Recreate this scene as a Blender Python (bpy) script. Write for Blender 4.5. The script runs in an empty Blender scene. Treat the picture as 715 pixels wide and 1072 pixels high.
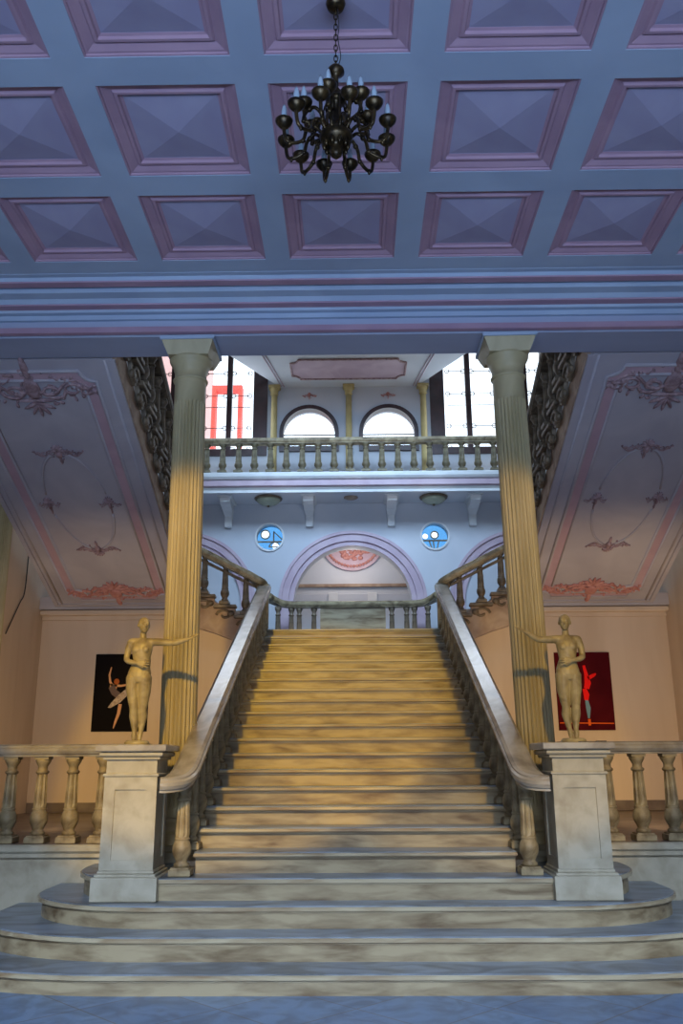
import bpy, bmesh, math, random
from mathutils import Vector, Matrix
from mathutils.geometry import tessellate_polygon
R = math.radians
PI = math.pi
scn = bpy.context.scene
col = scn.collection
random.seed(7)

# ---------------------------------------------------------------- camera
cam_d = bpy.data.cameras.new('camera')
cam = bpy.data.objects.new('camera', cam_d); col.objects.link(cam)
cam_d.sensor_fit = 'VERTICAL'; cam_d.sensor_height = 36; cam_d.lens = 911 / 1072 * 36
cam_d.clip_end = 300
cam.matrix_world = Matrix.Translation((0, 0, 1.5)) @ Matrix.Rotation(R(.72), 4, 'Z') @ Matrix.Rotation(R(106), 4, 'X') @ Matrix.Rotation(R(-.3), 4, 'Z')
scn.camera = cam

# ---------------------------------------------------------------- world, lights, exposure
w = bpy.data.worlds.new('sky'); scn.world = w; w.use_nodes = True
bg = w.node_tree.nodes['Background']
bg.inputs['Color'].default_value = (.86, .93, 1, 1)
bg.inputs['Strength'].default_value = 2.4
scn.view_settings.view_transform = 'Standard'; scn.view_settings.look = 'None'
scn.view_settings.exposure = 0; scn.view_settings.gamma = 1
scn.view_settings.use_curve_mapping = False

def area(name, loc, target, sx, sy, power, color, spread=180):
    d = bpy.data.lights.new(name, 'AREA'); d.shape = 'RECTANGLE'; d.size = sx; d.size_y = sy
    d.energy = power; d.color = color; d.spread = R(spread)
    o = bpy.data.objects.new(name, d); col.objects.link(o); o.location = loc
    o.rotation_euler = (Vector(target) - Vector(loc)).to_track_quat('-Z', 'Y').to_euler()
    return o
def spot(name, loc, target, power, color, size, blend, rad):
    d = bpy.data.lights.new(name, 'SPOT'); d.energy = power; d.color = color
    d.spot_size = R(size); d.spot_blend = blend; d.shadow_soft_size = rad
    o = bpy.data.objects.new(name, d); col.objects.link(o); o.location = loc
    o.rotation_euler = (Vector(target) - Vector(loc)).to_track_quat('-Z', 'Y').to_euler()
    return o
def point(name, loc, power, color, rad):
    d = bpy.data.lights.new(name, 'POINT'); d.energy = power; d.color = color; d.shadow_soft_size = rad
    o = bpy.data.objects.new(name, d); col.objects.link(o); o.location = loc
    return o
BLUE = (.42, .62, 1.0); WARM = (1.0, .58, .035)
area('daylight_entrance', (0, -3.9, 1.4), (0, 5.0, 6.1), 9.5, 2.4, 125, BLUE, 56)
area('foyer_fill', (0, -2.6, 5.3), (0, 6.3, .15), 8, 1.0, 62, (.66, .80, 1), 26)  # unseen fill light added for the lower steps and pedestals
spot('stair_floodlight_left', (-1.6, .6, 4.6), (-1.35, 10.0, 1.95), 1900, WARM, 29, .25, .12)
spot('stair_floodlight_right', (1.6, .6, 4.6), (1.2, 10.0, 1.95), 1050, WARM, 29, .25, .12)
area('window_daylight_left', (-3.0, 16.7, 8.6), (-1.0, 10, 5.0), 2.0, 1.8, 60, (.75, .86, 1))
area('window_daylight_right', (3.0, 16.7, 8.6), (1.0, 10, 5.0), 2.0, 1.8, 60, (.75, .86, 1))
area('landing_fill', (0, 11.5, 9.8), (0, 17, 5.2), 5, 2, 135, (.50, .72, 1), 80)  # added fill under the closed hall ceiling, brightens the rear wall
point('recess_fill', (0, 17.7, 5.6), 22, (1, .86, .78), .15)  # unseen fill light added to brighten the recess
for s in (-1, 1):
    spot('side_hall_fill', (s * 3.3, 9.7, 1.0), (s * 3.5, 13.6, 2.6), 170 if s < 0 else 270, (1.0, .72, .42), 100, .6, .3)  # added warm spot without a fixture; lights poster wall and lower soffit

# ---------------------------------------------------------------- materials
def mat(name, base, dark=None, scale=3.0, detail=5, rough=.55, bump=0.0, lo=.38, hi=.66, metal=0.0, stretch=(1, 1, 1), dist=.6, coat=0):
    m = bpy.data.materials.new(name); m.use_nodes = True
    nt = m.node_tree; b = nt.nodes['Principled BSDF']
    b.inputs['Roughness'].default_value = rough; b.inputs['Metallic'].default_value = metal
    b.inputs['Coat Weight'].default_value = coat
    base = (*base, 1)
    if dark is None:
        b.inputs['Base Color'].default_value = base
    tc = nt.nodes.new('ShaderNodeTexCoord'); mp = nt.nodes.new('ShaderNodeMapping')
    mp.inputs['Scale'].default_value = stretch
    nt.links.new(tc.outputs['Object'], mp.inputs['Vector'])
    nz = nt.nodes.new('ShaderNodeTexNoise')
    nz.inputs['Scale'].default_value = scale; nz.inputs['Detail'].default_value = detail; nz.inputs['Distortion'].default_value = dist
    nt.links.new(mp.outputs['Vector'], nz.inputs['Vector'])
    if dark is not None:
        cr = nt.nodes.new('ShaderNodeValToRGB')
        cr.color_ramp.elements[0].position = lo; cr.color_ramp.elements[0].color = (*dark, 1)
        cr.color_ramp.elements[1].position = hi; cr.color_ramp.elements[1].color = base
        nt.links.new(nz.outputs['Fac'], cr.inputs['Fac'])
        nt.links.new(cr.outputs['Color'], b.inputs['Base Color'])
    if bump:
        bp = nt.nodes.new('ShaderNodeBump'); bp.inputs['Strength'].default_value = bump; bp.inputs['Distance'].default_value = .02
        nt.links.new(nz.outputs['Fac'], bp.inputs['Height']); nt.links.new(bp.outputs['Normal'], b.inputs['Normal'])
    if name.startswith('poster'):
        b.inputs['Specular IOR Level'].default_value = .05; b.inputs['Roughness'].default_value = .9
    return m

def glass_mat(name, tint, gl=.1):
    m = bpy.data.materials.new(name); m.use_nodes = True
    nt = m.node_tree; nt.nodes.clear()
    out = nt.nodes.new('ShaderNodeOutputMaterial'); mx = nt.nodes.new('ShaderNodeMixShader')
    t = nt.nodes.new('ShaderNodeBsdfTransparent'); g = nt.nodes.new('ShaderNodeBsdfGlossy')
    t.inputs['Color'].default_value = (*tint, 1); g.inputs['Roughness'].default_value = .05
    mx.inputs[0].default_value = gl
    nt.links.new(t.outputs[0], mx.inputs[1]); nt.links.new(g.outputs[0], mx.inputs[2]); nt.links.new(mx.outputs[0], out.inputs[0])
    return m

def tile_mat():
    m = bpy.data.materials.new('floor_marble_tiles'); m.use_nodes = True
    nt = m.node_tree; b = nt.nodes['Principled BSDF']; b.inputs['Roughness'].default_value = .32
    tc = nt.nodes.new('ShaderNodeTexCoord'); mp = nt.nodes.new('ShaderNodeMapping')
    mp.inputs['Rotation'].default_value = (0, 0, R(45))
    nt.links.new(tc.outputs['Object'], mp.inputs['Vector'])
    br = nt.nodes.new('ShaderNodeTexBrick'); br.offset = 0
    br.inputs['Scale'].default_value = 1; br.inputs['Brick Width'].default_value = .62; br.inputs['Row Height'].default_value = .62
    br.inputs['Mortar Size'].default_value = .006
    br.inputs['Color1'].default_value = (.17, .30, .50, 1); br.inputs['Color2'].default_value = (.12, .22, .40, 1)  # tile blue deepened with the blue light reflected off the ceiling
    br.inputs['Mortar'].default_value = (.14, .15, .17, 1)
    nt.links.new(mp.outputs['Vector'], br.inputs['Vector'])
    nz = nt.nodes.new('ShaderNodeTexNoise'); nz.inputs['Scale'].default_value = 4; nz.inputs['Detail'].default_value = 8; nz.inputs['Distortion'].default_value = 1.5
    nt.links.new(tc.outputs['Object'], nz.inputs['Vector'])
    cr = nt.nodes.new('ShaderNodeValToRGB'); cr.color_ramp.elements[0].position = .35; cr.color_ramp.elements[0].color = (.62, .62, .62, 1)
    cr.color_ramp.elements[1].position = .6; cr.color_ramp.elements[1].color = (1, 1, 1, 1)
    nt.links.new(nz.outputs['Fac'], cr.inputs['Fac'])
    mx = nt.nodes.new('ShaderNodeMix'); mx.data_type = 'RGBA'; mx.blend_type = 'MULTIPLY'; mx.inputs[0].default_value = 1
    nt.links.new(br.outputs['Color'], mx.inputs[6]); nt.links.new(cr.outputs['Color'], mx.inputs[7])
    nt.links.new(mx.outputs[2], b.inputs['Base Color'])
    return m

M = {
 'rib': mat('ceiling_bluelit_plaster', (.38, .47, .60), (.33, .41, .54), scale=1.2, rough=.8),  # light blue plaster, deepened by blue entrance light mixed into the colour
 'pink': mat('coffer_pink_plaster', (.44, .29, .37), (.37, .24, .32), scale=2, rough=.8),
 'panel': mat('coffer_pale_plaster', (.38, .37, .50), (.33, .31, .45), scale=1.5, rough=.8),  # violet tone holds the blue entrance light
 'beam': mat('beam_plaster', (.38, .43, .56), (.33, .37, .50), scale=1.3, rough=.8, stretch=(.4, 1, 1)),  # blue of the entrance light mixed into the plaster
 'step': mat('step_marble', (.40, .335, .215), (.12, .075, .035), scale=4, detail=12, rough=.38, lo=.28, hi=.60, stretch=(.6, 2, 3), dist=.35),
 'tread': mat('tread_bluelit_marble', (.25, .31, .39), (.11, .13, .15), scale=2.6, detail=8, rough=.33, lo=.32, hi=.60, stretch=(.7, 1.5, 2), dist=1.4),  # marble tinted with the blue reflected off the ceiling
 'nosing': mat('nosing_marble', (.48, .42, .29), (.26, .18, .10), scale=4, detail=10, rough=.3, lo=.3, hi=.6, stretch=(.5, 2, 3), dist=.4),
 'stone': mat('pedestal_marble', (.47, .445, .355), (.33, .295, .215), scale=6, detail=12, rough=.45, lo=.3, hi=.62, dist=.4),
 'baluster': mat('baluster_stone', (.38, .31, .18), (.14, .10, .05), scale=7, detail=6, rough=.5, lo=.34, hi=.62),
 'balcony': mat('balcony_backlit_stone', (.21, .175, .10), (.10, .08, .045), scale=8, detail=6, rough=.5),  # baluster stone with its backlit shade put into the colour
 'rail': mat('rail_grey_marble', (.42, .39, .33), (.22, .19, .15), scale=4, detail=8, rough=.22, lo=.32, hi=.6, stretch=(1, .5, 1)),
 'column': mat('column_ochre_stone', (.50, .42, .24), (.35, .29, .15), scale=3, detail=6, rough=.5, stretch=(1, 1, .25)),
 'statue': mat('statue_ochre_plaster', (.42, .345, .17), (.20, .155, .07), scale=9, detail=5, rough=.45, lo=.3, hi=.6),
 'wall': mat('side_wall_paint', (.63, .51, .40), (.56, .44, .33), scale=1.0, rough=.75, stretch=(2, 2, .3)),
 'wallblue': mat('hall_wall_paint', (.58, .60, .64), (.50, .53, .58), scale=.8, rough=.8),
 'upper': mat('upper_wall_paint', (.66, .69, .73), (.58, .62, .67), scale=.8, rough=.8),
 'soffit': mat('soffit_plaster', (.46, .43, .46), (.38, .35, .39), scale=1.2, rough=.75),
 'soffitpink': mat('soffit_pink_band', (.50, .34, .38), (.42, .28, .32), scale=2, rough=.75),
 'stucco': mat('stucco_relief', (.42, .30, .32), (.24, .15, .16), scale=14, rough=.7),
 'stuccored': mat('stucco_red_relief', (.56, .28, .24), (.42, .17, .15), scale=14, rough=.7),
 'stringer': mat('stringer_worn_paint', (.46, .34, .24), (.30, .20, .14), scale=4, rough=.7),
 'darkstone': mat('dark_shaded_stone', (.22, .17, .11), (.09, .065, .04), scale=8, detail=6, rough=.5),  # dark trim; on the upper-flight balusters its brown stands in for shade
 'bronze': mat('dark_bronze', (.09, .06, .025), (.02, .014, .008), scale=20, rough=.35, metal=.7),
 'bulb': mat('bulb_frosted_glass', (.36, .46, .55), rough=.15),
 'frame': mat('window_dark_wood', (.045, .012, .012), (.025, .006, .006), scale=6, rough=.4),
 'iron': mat('grille_iron', (.03, .03, .03), rough=.5),
 'glass': glass_mat('clear_window_glass', (.96, .98, 1), .06),
 'skytint': glass_mat('sky_tint_glass', (.26, .48, .68), .1),  # blue of the outside view is put into the pane tint
 'pilaster': mat('pilaster_ochre', (.58, .46, .20), (.46, .36, .15), scale=5, rough=.6),
 'white': mat('white_moulding', (.74, .76, .76), (.64, .66, .67), scale=2, rough=.7),
 'archpink': mat('arch_pink_moulding', (.58, .46, .52), (.48, .36, .43), scale=2, rough=.7),
 'lamp': mat('lamp_bowl_glass', (.42, .46, .34), (.34, .38, .28), scale=6, rough=.25),
 'black': mat('poster_black', (.008, .007, .008), rough=.6),
 'maroon': mat('poster_maroon', (.085, .006, .010), (.06, .004, .008), scale=2, rough=.6),
 'skin': mat('poster_skin', (.62, .34, .20), rough=.6),
 'tutu': mat('poster_tutu', (.58, .48, .40), (.34, .26, .22), scale=30, rough=.6),
 'hairred': mat('poster_auburn', (.35, .10, .03), rough=.6),
 'bodice': mat('poster_bodice', (.14, .10, .10), rough=.6),
 'red': mat('poster_red', (.85, .015, .015), rough=.6),
 'bluetights': mat('poster_blue', (.16, .28, .36), rough=.6),
 'orange': mat('poster_orange', (.75, .12, .02), rough=.6),
 'cable': mat('cable_black', (.02, .02, .025), rough=.6),
 'facade': mat('facade_pink', (.72, .42, .38), (.66, .38, .34), scale=.5, rough=.8),
 'facadered': mat('facade_red', (.80, .08, .05), rough=.6),
 'paper': mat('dark_slip', (.03, .025, .025), rough=.6),
 'floor': tile_mat(),
 'terracefloor': mat('terrace_floor_stone', (.20, .16, .13), (.12, .09, .08), scale=3, detail=6, rough=.4),
}

# ---------------------------------------------------------------- helpers
class MB:
    """collects shapes; build() links them as ONE mesh object"""
    def __init__(s): s.v = []; s.f = []; s.sm = []
    def add(s, vs, fs, smooth=False, mtx=None):
        n = len(s.v)
        s.v += [tuple(mtx @ Vector(p)) if mtx else tuple(p) for p in vs]
        s.f += [tuple(i + n for i in f) for f in fs]; s.sm += [smooth] * len(fs); return s
    def box(s, x0, x1, y0, y1, z0, z1, bev=0, mtx=None):
        if x0 > x1: x0, x1 = x1, x0
        if not bev:
            v = [(x, y, z) for z in (z0, z1) for y in (y0, y1) for x in (x0, x1)]
            return s.add(v, [(0, 2, 3, 1), (4, 5, 7, 6), (0, 1, 5, 4), (2, 6, 7, 3), (0, 4, 6, 2), (1, 3, 7, 5)], False, mtx)
        b = min(bev, (x1 - x0) * .45, (y1 - y0) * .45, (z1 - z0) * .45)
        def ring(i, z): return [(x0 + i, y0 + i - 0, z), (x1 - i, y0 + i, z), (x1 - i, y1 - i, z), (x0 + i, y1 - i, z)]
        v = ring(b, z0) + ring(0, z0 + b) + ring(0, z1 - b) + ring(b, z1)
        f = [(3, 2, 1, 0), (12, 13, 14, 15)]
        for k in range(3):
            for i in range(4):
                j = (i + 1) % 4; f.append((k * 4 + i, k * 4 + j, k * 4 + 4 + j, k * 4 + 4 + i))
        return s.add(v, f, False, mtx)
    def lathe(s, prof, n=16, c=(0, 0, 0), flute=None, mtx=None, cap=True):
        """prof: list of (r, z). flute: (z0, z1, depth) alternates radii"""
        v = []; f = []
        for (r, z) in prof:
            for i in range(n):
                a = 2 * PI * i / n; rr = r
                if flute and flute[0] <= z <= flute[1]: rr = r - (flute[2] if i % 2 else 0)
                v.append((c[0] + rr * math.cos(a), c[1] + rr * math.sin(a), c[2] + z))
        for k in range(len(prof) - 1):
            for i in range(n):
                j = (i + 1) % n; f.append((k * n + i, k * n + j, k * n + n + j, k * n + n + i))
        if cap:
            f.append(tuple(range(n - 1, -1, -1))); f.append(tuple((len(prof) - 1) * n + i for i in range(n)))
        return s.add(v, f, not flute, mtx)
    def tube(s, path, rad, n=8, closed=False, cap=True, mtx=None):
        P = [Vector(p) for p in path]; m = len(P)
        rs = rad if isinstance(rad, (list, tuple)) else [rad] * m
        v = []; f = []; nrm = None
        for i in range(m):
            if closed: t = P[(i + 1) % m] - P[i - 1]
            else: t = P[min(i + 1, m - 1)] - P[max(i - 1, 0)]
            t.normalize()
            if nrm is None:
                nrm = t.cross(Vector((0, 0, 1)))
                if nrm.length < 1e-3: nrm = t.cross(Vector((1, 0, 0)))
            nrm = (nrm - t * nrm.dot(t)).normalized(); bn = t.cross(nrm)
            r = rs[i]; rx, ry = r if isinstance(r, tuple) else (r, r)
            for k in range(n):
                a = 2 * PI * k / n
                v.append(P[i] + nrm * (rx * math.cos(a)) + bn * (ry * math.sin(a)))
        for i in range(m if closed else m - 1):
            i2 = (i + 1) % m
            for k in range(n):
                j = (k + 1) % n; f.append((i * n + k, i * n + j, i2 * n + j, i2 * n + k))
        if not closed and cap:
            f.append(tuple(range(n - 1, -1, -1))); f.append(tuple((m - 1) * n + k for k in range(n)))
        return s.add(v, f, True, mtx)
    def ell(s, c, r, n=10, k=6, mtx=None, rot=None):
        if not isinstance(r, (tuple, list)): r = (r, r, r)
        v = []; f = []
        c = Vector(c)
        def pt(x, y, z):
            p = Vector((x * r[0], y * r[1], z * r[2]))
            if rot: p = rot @ p
            return c + p
        v.append(pt(0, 0, -1))
        for i in range(1, k):
            ph = -PI / 2 + PI * i / k
            for j in range(n):
                a = 2 * PI * j / n; v.append(pt(math.cos(ph) * math.cos(a), math.cos(ph) * math.sin(a), math.sin(ph)))
        v.append(pt(0, 0, 1)); L = len(v) - 1
        for j in range(n):
            f.append((0, 1 + (j + 1) % n, 1 + j)); f.append((L, 1 + (k - 2) * n + j, 1 + (k - 2) * n + (j + 1) % n))
        for i in range(k - 2):
            for j in range(n):
                a = 1 + i * n + j; b = 1 + i * n + (j + 1) % n; f.append((a, b, b + n, a + n))
        return s.add(v, f, True, mtx)
    def prism(s, poly, fn0, fn1, holes=None):
        """poly: 2D outline; fn0/fn1 map (u, v) to 3D for the two faces"""
        loops = [poly] + (holes or [])
        flat = [p for l in loops for p in l]; n = len(flat)
        tris = tessellate_polygon([[Vector((p[0], p[1], 0)) for p in l] for l in loops])
        v = [fn0(*p) for p in flat] + [fn1(*p) for p in flat]
        f = [tuple(t) for t in tris] + [tuple(i + n for i in reversed(t)) for t in tris]
        o = 0
        for l in loops:
            for i in range(len(l)):
                j = (i + 1) % len(l); f.append((o + i, o + j, n + o + j, n + o + i))
            o += len(l)
        return s.add(v, f)
    def sweep(s, path, prof, closed=False, up=(0, 0, 1)):
        """prof: closed 2D outline (side, up) swept along path"""
        P = [Vector(p) for p in path]; m = len(P); n = len(prof); U = Vector(up); v = []; f = []
        for i in range(m):
            if closed: t = (P[(i + 1) % m] - P[i]).normalized() + (P[i] - P[i - 1]).normalized()
            else: t = P[min(i + 1, m - 1)] - P[max(i - 1, 0)]
            t.normalize(); sd = t.cross(U).normalized(); u = sd.cross(t)
            k = 1.0
            if closed or 0 < i < m - 1:
                d = (P[(i + 1) % m] - P[i]).normalized(); e = max(.35, d.dot(t)); k = 1 / e
            for (a, b) in prof: v.append(P[i] + sd * a * k + u * b)
        for i in range(m if closed else m - 1):
            i2 = (i + 1) % m
            for k in range(n):
                j = (k + 1) % n; f.append((i * n + k, i * n + j, i2 * n + j, i2 * n + k))
        if not closed:
            f.append(tuple(range(n - 1, -1, -1))); f.append(tuple((m - 1) * n + k for k in range(n)))
        return s.add(v, f)
    def build(s, name, m, parent=None, origin=None, fix=True):
        me = bpy.data.meshes.new(name)
        vs = s.v
        if origin is not None: vs = [(p[0] - origin[0], p[1] - origin[1], p[2] - origin[2]) for p in vs]
        me.from_pydata(vs, [], s.f)
        me.polygons.foreach_set('use_smooth', s.sm)
        if fix:
            b = bmesh.new(); b.from_mesh(me); bmesh.ops.recalc_face_normals(b, faces=b.faces[:]); b.to_mesh(me); b.free()
        me.materials.append(m)
        o = bpy.data.objects.new(name, me); col.objects.link(o)
        if origin is not None: o.location = origin
        if parent: o.parent = parent
        return o

def tag(o, label=None, cat=None, group=None, kind=None):
    if label: o['label'] = label
    if cat: o['category'] = cat
    if group: o['group'] = group
    if kind: o['kind'] = kind
    return o
def thing(name, label, cat, loc=(0, 0, 0), group=None, rot=None):
    o = bpy.data.objects.new(name, None); col.objects.link(o); o.location = loc
    o.empty_display_size = .1
    if rot: o.rotation_euler = rot
    return tag(o, label, cat, group)
def struct(name, mb, m, **k):
    o = mb.build(name, m, **k)
    if not o.parent: o['kind'] = 'structure'
    return o
def mesh_copy(o, loc, parent, name=None):
    c = o.copy(); col.objects.link(c); c.location = loc; c.parent = parent
    return c
def copy_deep(o, loc, parent):
    c = mesh_copy(o, loc, parent)
    for ch in o.children:
        d = ch.copy(); col.objects.link(d); d.parent = c
    return c
def smooth_path(pts, sub=6, closed=False):
    P = [Vector(p) for p in pts]; n = len(P); out = []
    rng = range(n) if closed else range(n - 1)
    for i in rng:
        if closed: a, b, c, d = P[i - 1], P[i], P[(i + 1) % n], P[(i + 2) % n]
        else: a, b, c, d = P[max(i - 1, 0)], P[i], P[i + 1], P[min(i + 2, n - 1)]
        for k in range(sub):
            t = k / sub
            out.append(.5 * ((2 * b) + (c - a) * t + (2 * a - 5 * b + 4 * c - d) * t * t + (3 * b - a - 3 * c + d) * t ** 3))
    if not closed: out.append(P[-1])
    return out
def arc(cx, cy, r, a0, a1, n):
    return [(cx + r * math.cos(a0 + (a1 - a0) * i / n), cy + r * math.sin(a0 + (a1 - a0) * i / n)) for i in range(n + 1)]

# ================================================================ SETTING
SX = [-1, 1]
ZT = .79            # terrace floor
ZL = 3.50           # landing
ZS = 4.00           # side landings
struct('floor', MB().box(-6.6, 6.6, -4.2, 8.6, -.12, 0), M['floor'])
CX = -.075          # the coffers sit a little off the stair's axis
cols_x = [CX + 1.22 * i for i in range(-4, 5)]
rows_y = [-1.93, -.68, .565, 1.81, 3.06, 4.31, 5.555, 6.80]
H = .495
holes = [[(x - H, y - H), (x + H, y - H), (x + H, y + H), (x - H, y + H)] for x in cols_x for y in rows_y]
ceil = struct('ceiling', MB().prism([(-6.6, -4.2), (6.6, -4.2), (6.6, 7.55), (-6.6, 7.55)], lambda x, y: (x, y, 6.1), lambda x, y: (x, y, 6.26), holes), M['rib'])
def ring_prof(prof, h0):
    """square rings: prof (inset, z)"""
    v = []; f = []
    for (i, z) in prof:
        h = h0 - i; v += [(-h, -h, z), (h, -h, z), (h, h, z), (-h, h, z)]
    for k in range(len(prof) - 1):
        for i in range(4):
            j = (i + 1) % 4; f.append((k * 4 + i, k * 4 + j, k * 4 + 4 + j, k * 4 + 4 + i))
    return v, f
cv, cf = ring_prof([(0, .155), (0, .006), (.012, .008), (.016, .022), (.03, .022), (.085, .046), (.10, .03), (.122, .03), (.13, .05), (.15, .056), (.15, .155)], H)
cv2, cf2 = ring_prof([(0, .15), (0, .058), (.005, .058)], H - .15)
n0 = len(cv2)
cv2.append((0, 0, .012))
cf2 += [(n0 - 4 + i, n0 - 4 + (i + 1) % 4, n0) for i in range(4)]
cof0 = None
for x in cols_x:
    for y in rows_y:
        if cof0 is None:
            cof0 = MB().add(cv, cf).build('coffer', M['pink'], ceil, fix=True); cof0.location = (x, y, 6.1)
            pn = MB().add(cv2, cf2).build('coffer_panel', M['panel'], cof0)
        else: copy_deep(cof0, (x, y, 6.1), ceil)
# beam with cornice (extruded along X from a profile in Y,Z)
def xprism(mb, prof, x0, x1):
    return mb.prism(prof, lambda y, z: (x0, y, z), lambda y, z: (x1, y, z))
bm = xprism(MB(), [(8.14, 5.74), (8.60, 5.74), (8.60, 6.9), (8.10, 6.9), (8.10, 5.82), (8.14, 5.81)], -6.6, 6.6)
beam = struct('trim_1', bm, M['beam'])
xprism(MB(), [(8.105, 5.90), (8.105, 6.3), (7.5, 6.3), (7.5, 6.095), (7.56, 6.095), (7.58, 6.06), (7.66, 6.06), (7.68, 6.08), (7.74, 6.08), (7.76, 6.04), (7.86, 6.03), (7.90, 5.99), (7.98, 5.99), (8.0, 5.95), (8.06, 5.95), (8.06, 5.90)], -6.6, 6.6).build('cornice', M['rib'], beam)
xprism(MB(), [(8.06, 5.755), (8.11, 5.75), (8.11, 5.83), (8.085, 5.83), (8.085, 5.815), (8.07, 5.81)], -6.6, 6.6).build('lower_moulding', M['pink'], beam)
xprism(MB(), [(7.575, 6.045), (7.665, 6.045), (7.665, 6.062), (7.575, 6.062)], -6.6, 6.6).build('cornice_pink_fillet', M['pink'], beam)
xprism(MB(), [(7.895, 5.975), (7.99, 5.975), (7.99, 5.992), (7.895, 5.992)], -6.6, 6.6).build('cornice_pink_fillet', M['pink'], beam)
# foyer and hall side walls
for s, nm in ((-1, 'left'), (1, 'right')):
    struct('wall_foyer_' + nm, MB().box(s * 6.6, s * 6.8, -4.2, 8.6, 0, 6.9), M['wall'])
    struct('wall_' + nm, MB().box(s * 4.9, s * 5.1, 8.75, 17.3, .6, 10.6), M['wall'])
    struct('wall_return_' + nm, MB().box(s * 4.9, s * 6.8, 8.62, 8.75, ZT - .2, 10.6), M['wall'])
struct('wall_above_beam', MB().box(-5.1, 5.1, 8.42, 8.6, 6.9, 10.6), M['upper'])
struct('ceiling_upper', MB().box(-5.2, 5.2, 8.4, 17.5, 10.6, 10.75), M['upper'])
dw = [[(x - 1.1, .02), (x + 1.1, .02)] + arc(x, 3.2, 1.1, 0, PI, 16) for x in (-3.6, 0, 3.6)]
struct('wall_front', MB().prism([(-6.8, 0), (6.8, 0), (6.8, 6.9), (-6.8, 6.9)], lambda x, z: (x, -4.5, z), lambda x, z: (x, -4.21, z), dw), M['wallblue'])
# terraces beside the stairs
for s, nm in ((-1, 'left'), (1, 'right')):
    t = struct('floor_terrace_' + nm, MB().box(s * 1.50, s * 6.6, 8.42, 13.79, ZT - .06, ZT - .0005), M['terracefloor'])
    struct('wall_terrace_' + nm, MB().box(s * 1.475, s * 6.6, 8.42, 8.62, 0, ZT - .062), M['stone'])
    MB().box(s * 1.50, s * 6.6, 8.34, 8.418, ZT - .07, ZT - .001, .015).box(s * 1.50, s * 6.6, 8.37, 8.418, ZT - .11, ZT - .07).build('terrace_lip', M['stone'], t)
# poster walls below the side landings
for s, nm in ((-1, 'left'), (1, 'right')):
    pw = struct('wall_poster_' + nm, MB().box(s * 1.50, s * 4.9, 13.62, 13.78, ZT, 3.80), M['wall'])
    MB().box(s * 2.52, s * 4.89, 13.44, 13.619, 3.72, 3.80, .015).box(s * 2.52, s * 4.89, 13.56, 13.619, 3.66, 3.72).build('cornice', M['wall'], pw)
    MB().box(s * 1.52, s * 4.89, 13.595, 13.619, ZT + .002, ZT + .14).build('skirting', M['terracefloor'], pw)
    struct('floor_side_landing_' + nm, MB().box(s * 2.5, s * 4.9, 13.42, 17.0, 3.81, ZS), M['soffit'])
struct('floor_landing', MB().box(-2.5, 2.5, 13.80, 17.0, ZL - .2, ZL), M['tread'])

# rear wall with arch, round windows, arched windows, tall windows
YB = 17.0
arch = [(1.17, ZL)] + arc(0, 4.49, 1.17, 0, PI, 28) + [(-1.17, ZL)]
rounds = [arc(s * 1.665, 5.86, .29, 0, 2 * PI, 28)[:-1] for s in SX]
UX = -.05
def archwin(cx): return [(cx - .56, 7.74), (cx + .56, 7.74)] + arc(cx, 8.09, .56, 0, PI, 20)
def rectwin(x0, x1): return [(x0, 7.66), (x1, 7.66), (x1, 10.3), (x0, 10.3)]
TW = [(-4.25, -1.80), (1.70, 4.15)]
wl = [(-4.9, 3.3), (4.9, 3.3), (4.9, 10.6), (-4.9, 10.6)]
hol = [arch] + rounds + [archwin(UX - .83), archwin(UX + .83)] + [rectwin(*t) for t in TW]
wb = struct('wall_back', MB().prism(wl, lambda x, z: (x, YB, z), lambda x, z: (x, YB + .3, z), hol), M['wallblue'])
def xz_path(pts, y): return [(p[0], y, p[1]) for p in pts]
# arch mouldings: central arch and the two side arches
def arch_moulding(cx, r0, r1, parent):
    mb = MB()
    k = (r1 - r0)
    for (a, b, d) in ((0, .22, .05), (.22, .34, .02), (.34, .8, .06), (.8, 1, .09)):
        o = arc(cx, 4.49, r0 + k * b, 0, PI, 36); i = arc(cx, 4.49, r0 + k * a, PI, 0, 36)
        o = [(cx + r0 + k * b, ZL)] + o + [(cx - r0 - k * b, ZL)]; i = [(cx - r0 - k * a, ZL)] + i + [(cx + r0 + k * a, ZL)]
        mb.prism(o + i, lambda x, z: (x, YB - d, z), lambda x, z: (x, YB - .001, z))
    return mb.build('arch_moulding', M['archpink'], parent)
arch_moulding(0, 1.17, 1.47, wb)
for s in SX:
    am = arch_moulding(s * 3.38, 1.17, 1.47, wb)
# recess room behind the central arch
rc = struct('wall_recess', MB().box(-1.34, 1.34, 18.6, 18.75, 3.3, 6.6).box(-1.34, -1.29, 17.3, 18.6, 3.3, 6.6).box(1.29, 1.34, 17.3, 18.6, 3.3, 6.6).box(-1.34, 1.34, 17.3, 18.6, 6.5, 6.6), M['upper'])
struct('floor_recess', MB().box(-1.16, 1.16, 17.01, 18.6, 3.3, 3.499), M['tread'])
MB().box(-1.22, 1.22, 18.5, 18.599, 5.13, 5.19).box(-1.27, -1.22, 18.52, 18.599, 5.1, 5.7).box(1.22, 1.27, 18.52, 18.599, 5.1, 5.7).build('panel_frame', M['stringer'], rc)
MB().box(-1.28, 1.28, 18.48, 18.599, 4.78, 4.98, .02).build('recess_ledge', M['wallblue'], rc)
for x in (-.42, .42): MB().box(x - .1, x + .1, 18.44, 18.479, 4.77, 4.99, .01).build('ledge_block', M['white'], rc)
mo = MB()
mo.prism(arc(0, 6.08, .66, PI, 2 * PI, 24), lambda x, z: (x, 18.52, 6.08 + (z - 6.08) * .9), lambda x, z: (x, 18.599, 6.08 + (z - 6.08) * .9))
mo.build('medallion', M['archpink'], rc)
mo = MB()
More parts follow.
